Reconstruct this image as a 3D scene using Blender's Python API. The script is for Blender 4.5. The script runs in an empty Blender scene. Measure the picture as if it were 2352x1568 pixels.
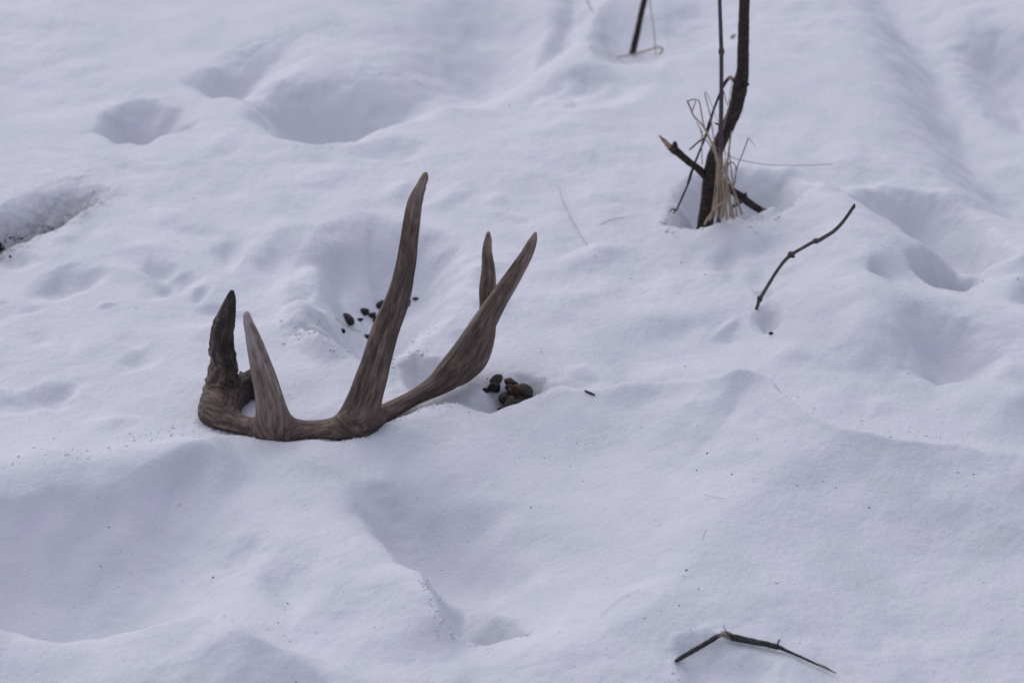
import bpy, bmesh, math, random
import numpy as np
from mathutils import Vector, Matrix, Euler

random.seed(7)
rng = np.random.default_rng(7)
SC = bpy.context.scene
COL = SC.collection
R = math.radians

# ------------------------------------------------------------------ camera, sky, sun
CAM_H, PITCH, KF = 1.55, R(28.0), 0.4            # 90 mm lens on a 36 mm sensor
cam_d = bpy.data.cameras.new("camera")
cam_d.lens, cam_d.sensor_width = 90.0, 36.0
cam_d.clip_start, cam_d.clip_end = 0.05, 2000.0
cam_d.dof.use_dof = True
cam_d.dof.focus_distance = 2.98
cam_d.dof.aperture_fstop = 6.3
cam = bpy.data.objects.new("camera", cam_d)
cam.location = (0, 0, CAM_H)
cam.rotation_euler = (math.pi / 2 - PITCH, 0, 0)
COL.objects.link(cam)
SC.camera = cam

SUN_EL, SUN_AZ = R(38.0), R(-30.0)               # behind the scene, to the left (azimuth from +Y)
w = bpy.data.worlds.new("World")
SC.world = w
w.use_nodes = True
nt = w.node_tree
bg = nt.nodes["Background"]
sky = nt.nodes.new("ShaderNodeTexSky")
sky.sky_type = 'NISHITA'
sky.sun_disc = False
sky.sun_elevation = SUN_EL
sky.sun_rotation = SUN_AZ
sky.air_density = 1.0
sky.dust_density = 3.2
sky.ozone_density = 4.0
# thin overcast over the blue: brighter overhead than at the horizon
wtc = nt.nodes.new("ShaderNodeTexCoord")
wsx = nt.nodes.new("ShaderNodeSeparateXYZ")
nt.links.new(wtc.outputs['Generated'], wsx.inputs[0])
wmr = nt.nodes.new("ShaderNodeMapRange")
wmr.inputs['From Min'].default_value, wmr.inputs['From Max'].default_value = 0.0, 1.0
wmr.inputs['To Min'].default_value, wmr.inputs['To Max'].default_value = 1.7, 5.0
nt.links.new(wsx.outputs['Z'], wmr.inputs['Value'])
wcl = nt.nodes.new("ShaderNodeVectorMath"); wcl.operation = 'SCALE'
wcl.inputs[0].default_value = (.99, 1.0, 1.23)
nt.links.new(wmr.outputs[0], wcl.inputs['Scale'])
wmx = nt.nodes.new("ShaderNodeMix"); wmx.data_type = 'RGBA'
wmx.inputs[0].default_value = .75
nt.links.new(sky.outputs[0], wmx.inputs[6])
nt.links.new(wcl.outputs[0], wmx.inputs[7])
nt.links.new(wmx.outputs[2], bg.inputs[0])
bg.inputs[1].default_value = 0.12
sun_d = bpy.data.lights.new("sun", 'SUN')
sun_d.energy = 0.95
sun_d.angle = R(80)
sun_d.color = (1.0, 0.98, 0.955)
sun = bpy.data.objects.new("sun", sun_d)
sd = Vector((math.sin(SUN_AZ) * math.cos(SUN_EL), math.cos(SUN_AZ) * math.cos(SUN_EL), math.sin(SUN_EL)))
sun.rotation_euler = sd.to_track_quat('Z', 'Y').to_euler()
sun.location = sd * 20
COL.objects.link(sun)
SC.view_settings.view_transform = 'Standard'
SC.view_settings.look = 'None'
SC.view_settings.gamma = 1.0
SC.view_settings.use_curve_mapping = False
SC.view_settings.exposure = 0.17
SC.render.engine = 'CYCLES'
SC.cycles.max_bounces = 8
SC.cycles.diffuse_bounces = 5

# ------------------------------------------------------------------ where things stand
def ray(X, Y):
    u, v = (X - 1176) / 2352 * KF, (784 - Y) / 2352 * KF
    c, s = math.cos(PITCH), math.sin(PITCH)
    return np.array([u, c + v * s, -s + v * c])

def gz(X, Y, z=0.0):
    d = ray(X, Y)
    t = (z - CAM_H) / d[2]
    return np.array([0, 0, CAM_H]) + d * t

def gy(X, Y, y):
    d = ray(X, Y)
    return np.array([0, 0, CAM_H]) + d * (y / d[1])

def px_m(p):                                      # metres per unit of the layout grid at a point
    c, s = math.cos(PITCH), math.sin(PITCH)
    return ((p[1]) * c - (p[2] - CAM_H) * s) * KF / 2352

# layout sketches drawn at several magnifications
Z1 = lambda u, v: (423.3 + .444 * u, 357.5 + .444 * v)
Z3 = lambda u, v: (432.7 + .2461 * u, 639.7 + .2461 * v)
ZT = lambda u, v: (1505.2 + .2341 * u, 169.3 + .2341 * v)
ZT2 = lambda u, v: (1392.3 + .3599 * u, .3599 * v)
ZU = lambda u, v: (1392.3 + .168 * u, .168 * v)
ZP = lambda u, v: (639.7 + .16 * u, 639.7 + .16 * v)
ZQ = lambda u, v: (1072.4 + .09 * u, 827.8 + .09 * v)
ZB = lambda u, v: (1505.2 + .2 * u, 1392.3 + .2 * v)
ZM = lambda u, v: (1693.3 + .234 * u, 442.1 + .234 * v)

# ------------------------------------------------------------------ noise
_perms = {}
def perlin(x, y, seed=0):
    if seed not in _perms:
        r = np.random.default_rng(1000 + seed)
        p = r.permutation(256)
        a = r.random(256) * 2 * np.pi
        _perms[seed] = (np.concatenate([p, p]), np.cos(a), np.sin(a))
    p, ga, gb = _perms[seed]
    xf, yf = np.floor(x), np.floor(y)
    xi, yi = xf.astype(np.int64) & 255, yf.astype(np.int64) & 255
    fx, fy = x - xf, y - yf
    u = fx * fx * fx * (fx * (fx * 6 - 15) + 10)
    v = fy * fy * fy * (fy * (fy * 6 - 15) + 10)
    def g(i, j):
        h = p[p[(xi + i) & 255] + ((yi + j) & 255)]
        return ga[h] * (fx - i) + gb[h] * (fy - j)
    a = g(0, 0) + u * (g(1, 0) - g(0, 0))
    b = g(0, 1) + u * (g(1, 1) - g(0, 1))
    return (a + v * (b - a)) * 1.5

def catmull(P, n):
    P = np.asarray(P, float)
    Q = np.vstack([2 * P[0] - P[1], P, 2 * P[-1] - P[-2]])
    out = []
    for i in range(1, len(Q) - 2):
        a, b, c, d = Q[i - 1], Q[i], Q[i + 1], Q[i + 2]
        for k in range(n):
            t = k / n
            out.append(.5 * (2 * b + (c - a) * t + (2 * a - 5 * b + 4 * c - d) * t * t + (3 * b - a - 3 * c + d) * t ** 3))
    out.append(Q[-2])
    return np.array(out)

def sstep(t):
    t = np.clip(t, 0, 1)
    return t * t * (3 - 2 * t)

# ------------------------------------------------------------------ snow relief
FEATS = []
RM = 1.7
def pit(pts, depth, wall, ov=0.4, z=0.0, Z=None, tilt=None):
    """hollow (or lump when depth < 0) bounded by an outline on the snow"""
    P = np.array([gz(*(Z(*q) if Z else q), z)[:2] for q in pts])
    tl = None
    if tilt:                                      # from the deep end to the shallow end, and how much is left there
        a, b = gz(*tilt[0])[:2], gz(*tilt[1])[:2]
        tl = (a, (b - a) / ((b - a) @ (b - a)), tilt[2])
    FEATS.append(('pit', P, depth * 1.7, wall * .85, ov * .7, tl))

def ell(X, Y, rx, ry, depth, wall, rot=0.0, pw=2.6):
    """small soft print (or lump when depth < 0)"""
    c = gz(X, Y)[:2]
    J = np.column_stack([gz(X + 1, Y)[:2] - c, gz(X, Y + 1)[:2] - c])
    cr, sr = math.cos(R(rot)), math.sin(R(rot))
    A = J @ np.array([[cr, -sr], [sr, cr]]) @ np.diag([rx * 1.05, ry * 1.05])
    FEATS.append(('ell', c, np.linalg.inv(A), depth * .95, pw, abs(hash((int(X), int(Y)))) % 97, 1.7 * np.abs(A).sum(1)))

def ridge(rows, p=1.6, top=None):
    """rows: X, Y, height, width on the left of travel, width on the right"""
    A = np.array([[*gz(r[0], r[1], top * r[2] if top else (r[2] * RM if r[2] > 0 else 0))[:2], *r[2:]] for r in rows], float)
    A = catmull(A, int(np.clip(np.linalg.norm(np.diff(A[:, :2], axis=0), axis=1).mean() / .013, 5, 12)))
    A[:, 2] *= RM
    A[:, 3:] = np.maximum(A[:, 3:], .008)
    FEATS.append(('ridge', A[:, :2], A[:, 2:], p))

exec_feats = None
def features():
    # --- near left: deep trough, its far wall in shade
    ridge([(500, 1075, -.004, .05, .05), (420, 1130, -.025, .10, .09), (290, 1240, -.05, .16, .12), (150, 1345, -.07, .21, .13),
           (40, 1385, -.08, .22, .06), (-120, 1400, -.08, .22, .05), (-500, 1420, -.06, .2, .06)][::-1], 2.2)
    ridge([(-300, 1075, .02, .09, .05), (0, 1088, .022, .09, .05), (120, 1072, .022, .09, .05), (250, 1055, .022, .09, .05), (380, 1012, .022, .07, .05),
           (450, 1000, .022, .05, .05), (484, 1035, .016, .04, .04), (470, 1085, .004, .03, .03)], (1.8, 1.15))
    # near rim in the corner
    ridge([(-300, 1370, .035, .045, .2), (60, 1378, .032, .04, .16), (125, 1420, .024, .04, .16), (300, 1432, .024, .04, .16), (460, 1412, .032, .05, .16),
           (560, 1440, .04, .05, .16), (640, 1490, .03, .04, .12), (760, 1568, .015, .04, .1), (900, 1640, .0, .04, .1)], (1.5, 1.2))
    # ridge right of the plateau, trough beyond
    ridge([(660, 1040, .002, .04, .05), (705, 1058, .011, .035, .05), (770, 1092, .010, .045, .06), (850, 1190, .010, .05, .08), (930, 1285, .018, .028, .09),
           (980, 1322, .024, .02, .08), (1000, 1390, .02, .018, .07), (1015, 1465, .008, .02, .05), (1030, 1520, 0, .02, .05)], (1.2, 1.5))
    ridge([(870, 1095, -.004, .05, .05), (945, 1165, -.042, .07, .06), (1020, 1240, -.055, .08, .05), (1085, 1330, -.03, .08, .05), (1110, 1400, -.005, .07, .05)], 2.2)
    pit([(1000, 1350), (1050, 1310), (1120, 1335), (1160, 1390), (1195, 1450), (1110, 1478), (1020, 1465)], .05, .045, tilt=((1090, 1470), (1050, 1320), .3))
    ell(665, 1345, 50, 60, .016, .05)
    pit([(560, 1190), (610, 1215), (560, 1270), (480, 1310), (430, 1300), (500, 1240)], .006, .03)
    # big mound on the right
    crest = [(1020, 1010, 0), (1150, 985, .1), (1300, 925, .3), (1500, 893, .55), (1640, 870, .9), (1710, 860, 1.0), (1765, 888, .95), (1830, 938, .95), (2000, 990, .95), (2200, 1025, .9), (2352, 1042, .9), (2800, 1080, .9)]
    ridge([(x, y, .018 * h + .0006, .06, .30) for x, y, h in crest], (2.0, 1.5), top=RM * 52 / 18)
    ridge([(x, y, .034 * h + .0006, .03, .10) for x, y, h in crest], (1.4, 1.0), top=RM * 52 / 34)
    ridge([(2050, 1120, .0, .07, .2), (1850, 1150, .007, .08, .22), (1680, 1215, .013, .08, .24), (1590, 1320, .018, .07, .26), (1430, 1435, .018, .07, .28), (1250, 1515, .014, .07, .3), (1100, 1600, .0, .07, .3)][::-1], (1.6, 1.2))
    pit([(1555, 1530), (1600, 1512), (1680, 1530), (1770, 1575), (1760, 1650), (1570, 1660)], .012, .035)
    # where the antler lies
    ridge([(440, 985, .001, .02, .05), (500, 998, .004, .012, .05), (580, 1006, .005, .011, .05), (680, 1016, .005, .010, .05), (790, 1018, .005, .010, .05), (870, 1006, .005, .010, .05), (930, 978, .004, .012, .05), (1000, 945, .002, .014, .04)], (2.0, 1.6))
    ridge([(880, 1012, .0, .02, .06), (960, 968, .007, .02, .1), (1050, 932, .009, .018, .1), (1140, 968, .006, .018, .1), (1232, 942, .006, .02, .1), (1340, 925, .005, .03, .1), (1420, 930, .0, .03, .08)], 1.8)
    # pit with the brown droppings
    pit([(1085, 905), (1110, 870), (1180, 850), (1250, 865), (1262, 905), (1230, 935), (1150, 965), (1096, 950)], .013, .028)
    pit([(930, 830), (960, 812), (1010, 830), (1015, 860), (975, 890), (945, 880)], .022, .03)
    # pit with the black droppings
    pit([(690, 775), (760, 795), (860, 808), (930, 790), (975, 745), (1010, 700), (1045, 640), (1050, 570), (960, 525), (850, 505), (770, 530), (715, 590), (690, 690)], .075, .12)
    ell(745, 742, 64, 56, -.055, .04)
    ell(760, 640, 55, 44, -.026, .035)
    ell(835, 590, 34, 60, -.02, .035)
    ell(905, 630, 60, 44, -.02, .04)
    pit([(700, 770), (760, 775), (790, 790), (740, 800), (700, 790)], .014, .014)
    # small prints behind and left
    ell(527, 575, 26, 32, .014, .02)
    ell(650, 600, 58, 42, .016, .03, -20)
    ell(600, 575, 26, 20, -.008, .02)
    ell(365, 622, 32, 20, .016, .02)
    ell(330, 600, 60, 24, .008, .03)
    ell(150, 648, 58, 20, .02, .02, -16)
    ell(395, 655, 52, 16, .012, .02, -12)
    ell(475, 675, 22, 9, .01, .012, -25)
    ell(505, 708, 34, 10, .008, .014)
    ell(30, 602, 40, 12, .01, .014)
    ell(122, 913, 42, 24, .014, .022)
    ell(10, 930, 60, 20, .012, .03)
    # holes at the back
    pit([(240, 300), (262, 262), (330, 240), (400, 255), (420, 285), (378, 300), (330, 322), (270, 320)], .11, .10, tilt=((290, 322), (400, 240), .45))
    pit([(495, 212), (465, 190), (520, 140), (600, 90), (680, 60), (760, 60), (680, 130), (625, 165), (560, 205)], .075, .15, tilt=((520, 205), (700, 70), .1))
    pit([(590, 222), (610, 262), (660, 300), (720, 312), (800, 300), (870, 275), (960, 250), (1060, 190), (1040, 130), (920, 140), (800, 165), (690, 180), (620, 195)], .125, .18, tilt=((650, 290), (1060, 140), .12))
    ridge([(1130, 50, -.03, .08, .12), (1110, 110, -.05, .08, .12), (1060, 200, -.02, .08, .1), (1050, 240, 0, .08, .08)], 2.0)
    ridge([(1325, -20, -.012, .03, .03), (1305, 45, -.018, .02, .02), (1275, 105, -.016, .02, .02), (1240, 150, 0, .02, .02)], 1.6)
    ell(1180, 240, 90, 40, .02, .06, 10)
    ell(1330, 195, 110, 36, .028, .05)
    for (x, y, r) in [(1270, 200, 22), (1310, 185, 18), (1350, 205, 24), (1400, 190, 18), (1290, 225, 14)]:
        ell(x + 9 * math.sin(x), y + 6 * math.cos(x), r * 1.3, r * .7, -.008, .02)
    ell(1570, 60, 120, 50, .03, .08, -10)
    ell(1440, 80, 60, 60, .03, .06)
    ell(900, 340, 60, 20, .016, .03)
    # tree well
    pit([(1560, 515), (1570, 450), (1620, 415), (1700, 400), (1790, 415), (1835, 450), (1800, 492), (1740, 490), (1680, 512), (1610, 522)], .075, .10)
    ridge([(1520, 520, .0, .03, .06), (1600, 527, .01, .025, .06), (1680, 516, .012, .025, .06), (1740, 508, .004, .03, .07), (1830, 490, .006, .05, .08), (1930, 450, .006, .05, .08)], 1.8)
    for (x, y, r) in [(1660, 520, 12), (1690, 512, 16), (1725, 503, 18), (1755, 512, 14), (1700, 530, 12), (1770, 498, 12)]:
        ell(x, y, r, r * .8, -.008, .01)
    ridge([(1900, 420, .0, .08, .1), (1960, 500, .03, .1, .08), (1990, 620, .03, .1, .1), (2000, 700, .0, .1, .1)], 2)
    # right hand troughs
    ridge([(2060, -80, -.05, .16, .08), (2140, 20, -.065, .18, .08), (2205, 120, -.08, .20, .09), (2250, 215, -.085, .2, .09), (2320, 300, -.085, .2, .10), (2440, 400, -.08, .2, .10), (2750, 520, -.07, .2, .12)], 1.9)
    ridge([(2180, -100, .015, .08, .10), (2240, 40, .025, .08, .10), (2310, 150, .03, .08, .10), (2400, 230, .03, .1, .10), (2640, 330, .03, .1, .10)], 1.9)
    pit([(2210, 30), (2290, 10), (2420, 40), (2500, 180), (2400, 200), (2310, 170), (2250, 110)], .035, .12)
    pit([(1960, 480), (2040, 440), (2150, 450), (2260, 520), (2330, 590), (2260, 620), (2160, 590), (2070, 540), (1990, 520)], .05, .09)
    pit([(2080, 640), (2110, 600), (2190, 590), (2255, 620), (2250, 660), (2200, 684), (2140, 680), (2095, 660)], .06, .05)
    ell(2320, 690, 60, 30, -.02, .04)
    ridge([(1500, 640, .0, .06, .1), (1700, 690, .01, .06, .12), (1850, 690, .014, .06, .14), (2000, 690, .02, .06, .14), (2150, 700, .022, .06, .14), (2352, 720, .022, .06, .14)], 1.8)
    ell(1670, 605, 34, 20, .014, .02, -20)
    ell(1760, 585, 40, 16, .01, .02)
    ell(1765, 758, 26, 18, .024, .016)
    ell(1752, 705, 22, 12, .012, .012)
    pit([(2080, 870), (2070, 800), (2120, 780), (2220, 800), (2300, 850), (2250, 890), (2150, 900)], .035, .08)
    ell(1990, 830, 55, 45, -.02, .05)
    ell(2290, 955, 90, 45, -.022, .06)
    ell(1470, 850, 50, 36, .012, .04)
    ell(1560, 800, 160, 50, .014, .08)
    # dirty thaw edge at the left
    pit([(-200, 660), (0, 580), (70, 545), (150, 505), (210, 470), (250, 440), (180, 410), (100, 440), (0, 480), (-200, 520)], .045, .05, tilt=((110, 540), (40, 430), .0))

features()
_r = np.random.default_rng(23)
for _ in range(110):                              # soft melted lumps and dimples of the trampled band
    X, Y = _r.uniform(-60, 2420), _r.uniform(330, 1000)
    if 430 < X < 1280 and Y > 800 or abs(X - 1640) < 130 and Y < 540:
        continue
    rx = _r.uniform(18, 70) * (.6 + .4 * Y / 1000)
    ell(X, Y, rx, rx * _r.uniform(.3, .55), _r.choice([-1, 1]) * _r.uniform(.003, .010) * (rx / 50) ** .5, 0, _r.uniform(-25, 15), 2.2)

def seg_dist(x, y, P, closed):
    n = len(P)
    best = np.full(x.shape, 1e9)
    bi = np.zeros(x.shape, np.int32)
    bt = np.zeros(x.shape)
    side = np.zeros(x.shape)
    inside = np.zeros(x.shape, bool)
    acc = np.zeros(x.shape)
    for i in range(n if closed else n - 1):
        a, b = P[i], P[(i + 1) % n]
        d = b - a
        L2 = d @ d
        t = np.clip(((x - a[0]) * d[0] + (y - a[1]) * d[1]) / L2, 0, 1)
        qx, qy = x - a[0] - t * d[0], y - a[1] - t * d[1]
        dd = qx * qx + qy * qy
        m = dd < best
        best = np.where(m, dd, best)
        bi[m] = i
        bt = np.where(m, t, bt)
        if closed:
            acc += 1 / (dd + 1e-9) ** 6
            c = (a[1] > y) != (b[1] > y)
            with np.errstate(divide='ignore', invalid='ignore'):
                xx = (b[0] - a[0]) * (y - a[1]) / (b[1] - a[1] if b[1] != a[1] else 1e-12) + a[0]
            inside ^= c & (x < xx)
        else:
            side = np.where(m, (d[0] * qy - d[1] * qx) / math.sqrt(L2), side)
    return (acc ** (-1 / 12) if closed else np.sqrt(best)), bi, bt, side, inside

def relief(x, y):
    """height of the snow over the ground plane"""
    shp = np.shape(x)
    x = np.asarray(x, float).ravel()
    y = np.asarray(y, float).ravel()
    wx = x + .010 * perlin(x / .11, y / .11, 1) + .0045 * perlin(x / .035, y / .035, 2)
    wy = y + .012 * perlin(x / .12, y / .12, 3) + .005 * perlin(x / .035, y / .035, 4)
    z = np.zeros_like(x)
    rim = np.zeros_like(x)
    for f in FEATS:
        P = f[1]
        if f[0] == 'ell':
            _, c, Ai, depth, pw, sd, ext = f
            m = (np.abs(wx - c[0]) < ext[0]) & (np.abs(wy - c[1]) < ext[1])
            if m.any():
                a, b = wx[m] - c[0], wy[m] - c[1]
                u, v = Ai[0, 0] * a + Ai[0, 1] * b, Ai[1, 0] * a + Ai[1, 1] * b
                r = np.sqrt(u * u + v * v) * (1 + .17 * perlin(u * .9 + sd, v * .9 + 3.7, 31))
                z[m] -= depth * np.exp(-np.maximum(r, 0) ** pw) * sstep((1.7 - r) / .4)
            continue
        if f[0] == 'pit':
            _, _, depth, wall, ov, tl = f
            mar = wall * ov + .02
        else:
            mar = (2.4 if np.min(f[3]) > 1.45 else 5.0) * max(f[2][:, 1].max(), f[2][:, 2].max())
        m = (wx > P[:, 0].min() - mar) & (wx < P[:, 0].max() + mar) & (wy > P[:, 1].min() - mar) & (wy < P[:, 1].max() + mar)
        if not m.any():
            continue
        a, b = wx[m], wy[m]
        if f[0] == 'pit':
            d, _, _, _, ins = seg_dist(a, b, P, True)
            d = np.where(ins, d, -d)
            rim[m] += np.exp(-(d / .022) ** 2)
            q = depth * sstep((d + wall * ov) / (wall * (1 + ov)))
            if tl:
                g = sstep((a - tl[0][0]) * tl[1][0] + (b - tl[0][1]) * tl[1][1])
                q = q * (1 - (1 - tl[2]) * g)
            z[m] -= q
        else:
            V, p = f[2], f[3]
            d, _, _, s, _ = seg_dist(a, b, P, False)
            W = np.zeros_like(a); h = np.zeros_like(a); wl = np.zeros_like(a); wr = np.zeros_like(a); sd = np.zeros_like(a)
            T = np.gradient(P, axis=0)
            T /= np.linalg.norm(T, axis=1)[:, None]
            sp = (.9 * np.linalg.norm(np.diff(P, axis=0), axis=1).mean()) ** 2
            for i in range(len(P)):
                dx, dy = a - P[i, 0], b - P[i, 1]
                q = 1 / (dx * dx + dy * dy + sp) ** 2.5
                W += q; h += q * V[i, 0]; wl += q * V[i, 1]; wr += q * V[i, 2]
                sd += q * (T[i, 0] * dy - T[i, 1] * dx)
            h /= W; wl /= W; wr /= W; sd /= W
            k = sstep(.5 + .5 * np.clip(sd / (d + .004), -1, 1))
            ww = wl * k + wr * (1 - k)
            z[m] += h * np.exp(-(np.sqrt(d * d + 1.6e-5) / ww) ** (p if np.isscalar(p) else p[0] * k + p[1] * (1 - k)))
    far = np.clip((np.hypot(x, y - 2.9) - 1.7) / 3, 0, 1)
    z += (.10 * far) * perlin(x / 1.9, y / 1.9, 11) + (.05 * far) * perlin(x / .7, y / .7, 12) + .6 * np.clip((np.hypot(x, y) - 12) / 60, 0, 1) * perlin(x / 23, y / 23, 13)
    ro = sstep(.45 + .9 * perlin(x / .33, y / .33, 14))
    rim = np.minimum(rim, 1)
    z += rim * (.0016 * perlin(x / .022, y / .022, 15) + .0012 * perlin(x / .011, y / .011, 16))
    z += .006 * perlin(x / .42, y / .42, 5) + 0.0052 * perlin(x / .17, y / .17, 6)
    n7 = perlin(x / .075, y / .075, 7)
    z += (.0016 + .0026 * ro) * n7
    z += (.0004 + .0010 * ro) * perlin(x / .034, y / .034, 8)
    z += (.0002 + .0005 * ro) * perlin(x / .015, y / .015, 9)
    z += .00028 * perlin(x / .0075, y / .0075, 10)
    return z.reshape(shp)

def zr(x, y):
    return float(relief(np.array([x]), np.array([y]))[0])

def hit(X, Y):
    """point of the snow under a layout position"""
    d = ray(X, Y)
    lo, hi = (CAM_H - .16) / -d[2], (CAM_H + .2) / -d[2]
    for n in (90, 24):
        ts = np.linspace(lo, hi, n)
        P = np.array([0, 0, CAM_H]) + ts[:, None] * d
        h = relief(P[:, 0], P[:, 1])
        k = max(1, int(np.argmax(P[:, 2] < h)))
        lo, hi = ts[k - 1], ts[k]
    return P[k - 1]

# ------------------------------------------------------------------ object helpers
def tag(o, label=None, cat=None, group=None, kind=None):
    if label: o['label'] = label
    if cat: o['category'] = cat
    if group: o['group'] = group
    if kind: o['kind'] = kind
    return o

def thing(name, label, cat, loc, group=None):
    o = bpy.data.objects.new(name, None)
    o.empty_display_size = .02
    o.location = Vector(loc)
    COL.objects.link(o)
    bpy.context.view_layer.update()
    return tag(o, label, cat, group)

def mesh_obj(name, verts, faces, mat, parent=None, smooth=True, origin=None):
    me = bpy.data.meshes.new(name)
    v = np.asarray(verts, float)
    org = np.zeros(3)
    if parent is not None:
        q = parent
        while q is not None:
            org = org + np.array(q.location)
            q = q.parent
    elif origin is not None:
        org = np.asarray(origin, float)
    me.from_pydata((v - org).tolist(), [], faces)
    if smooth:
        me.polygons.foreach_set("use_smooth", [True] * len(me.polygons))
    me.materials.append(mat)
    me.update()
    o = bpy.data.objects.new(name, me)
    COL.objects.link(o)
    if parent is not None:
        o.parent = parent
    elif origin is not None:
        o.location = Vector(org)
    return o

def tube(P, r, sides=10, rough=0.0, sub=5, smooth_path=True, flat=1.0, seed=0, lump=0.0):
    """verts, faces of a round-ended tapered tube through P (n,3) with radii r"""
    P = np.asarray(P, float)
    A = np.column_stack([P, r])
    if smooth_path and len(A) > 2:
        A = catmull(A, sub)
    else:
        A = np.vstack([A[i] + (A[i + 1] - A[i]) * k / sub for i in range(len(A) - 1) for k in range(sub)] + [A[-1]])
    C, rad = A[:, :3], np.maximum(A[:, 3], 2e-4)
    rr = np.random.default_rng(seed + 50)
    T = np.gradient(C, axis=0)
    T /= np.linalg.norm(T, axis=1)[:, None] + 1e-12
    n0 = np.cross(T[0], [0.3, 0.9, 0.2])
    n0 /= np.linalg.norm(n0)
    V, F = [], []
    N = n0
    ph = rr.random(4) * 6
    for i in range(len(C)):
        N = N - T[i] * (N @ T[i])
        N /= np.linalg.norm(N)
        B = np.cross(T[i], N)
        for k in range(sides):
            a = 2 * math.pi * k / sides
            q = rad[i] * (1 + rough * rr.normal() + lump * math.sin(2 * a + ph[0] + i * .35) * math.sin(i * .6 + ph[1]))
            V.append(C[i] + N * math.cos(a) * q + B * math.sin(a) * q * flat)
    n = len(C)
    for i in range(n - 1):
        for k in range(sides):
            F.append((i * sides + k, i * sides + (k + 1) % sides, (i + 1) * sides + (k + 1) % sides, (i + 1) * sides + k))
    V.append(C[0] - T[0] * rad[0] * .5)
    V.append(C[-1] + T[-1] * rad[-1] * .5)
    for k in range(sides):
        F.append((len(V) - 2, (k + 1) % sides, k))
        F.append((len(V) - 1, (n - 1) * sides + k, (n - 1) * sides + (k + 1) % sides))
    return np.array(V), F

# ------------------------------------------------------------------ materials
def new_mat(name):
    m = bpy.data.materials.new(name)
    m.use_nodes = True
    return m, m.node_tree.nodes, m.node_tree.links, m.node_tree.nodes["Principled BSDF"]

def ramp(N, stops):
    r = N.new("ShaderNodeValToRGB")
    while len(r.color_ramp.elements) < len(stops):
        r.color_ramp.elements.new(.5)
    for e, (p, c) in zip(r.color_ramp.elements, stops):
        e.position = p
        e.color = (*c, 1)
    return r

def noise(N, L, vec, scale, detail=3, rough=.6, dist=0.0):
    n = N.new("ShaderNodeTexNoise")
    n.inputs['Scale'].default_value = scale
    n.inputs['Detail'].default_value = detail
    n.inputs['Roughness'].default_value = rough
    n.inputs['Distortion'].default_value = dist
    if vec is not None:
        L.new(vec, n.inputs['Vector'])
    return n

def snow_material():
    m, N, L, B = new_mat("old_snow")
    tc = N.new("ShaderNodeTexCoord")
    at = N.new("ShaderNodeAttribute"); at.attribute_name = "dirt"
    n1 = noise(N, L, tc.outputs['Object'], 11, 6, .62)
    r1 = ramp(N, [(.34, (.645, .668, .705)), (.5, (.70, .702, .752)), (.66, (.735, .715, .785))])
    L.new(n1.outputs['Fac'], r1.inputs[0])
    n2 = noise(N, L, tc.outputs['Object'], 95, 4, .7)
    mul = N.new("ShaderNodeMath"); mul.operation = 'MULTIPLY_ADD'
    mul.inputs[1].default_value = 2.8; mul.inputs[2].default_value = -1.25
    L.new(n2.outputs['Fac'], mul.inputs[0])
    add = N.new("ShaderNodeMath"); add.operation = 'MULTIPLY'; add.use_clamp = True
    a2 = N.new("ShaderNodeMath"); a2.operation = 'ADD'
    L.new(mul.outputs[0], a2.inputs[0]); L.new(at.outputs['Fac'], a2.inputs[1])
    L.new(a2.outputs[0], add.inputs[0]); L.new(at.outputs['Fac'], add.inputs[1])
    mx = N.new("ShaderNodeMix"); mx.data_type = 'RGBA'
    L.new(add.outputs[0], mx.inputs[0]); L.new(r1.outputs[0], mx.inputs[6])
    mx.inputs[7].default_value = (.17, .155, .15, 1)
    L.new(mx.outputs[2], B.inputs['Base Color'])
    B.inputs['Roughness'].default_value = .62
    B.inputs['Specular IOR Level'].default_value = .25
    g1 = noise(N, L, tc.outputs['Object'], 420, 2, .6)
    g2 = noise(N, L, tc.outputs['Object'], 130, 3, .6)
    b1 = N.new("ShaderNodeBump"); b1.inputs['Strength'].default_value = .55; b1.inputs['Distance'].default_value = .0016
    L.new(g1.outputs['Fac'], b1.inputs['Height'])
    b2 = N.new("ShaderNodeBump"); b2.inputs['Strength'].default_value = .45; b2.inputs['Distance'].default_value = .003
    L.new(g2.outputs['Fac'], b2.inputs['Height']); L.new(b1.outputs[0], b2.inputs['Normal'])
    L.new(b2.outputs[0], B.inputs['Normal'])
    return m

def grain_material():
    m, N, L, B = new_mat("ice_grain")
    B.inputs['Base Color'].default_value = (.82, .84, .88, 1)
    B.inputs['Roughness'].default_value = .22
    return m

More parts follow.
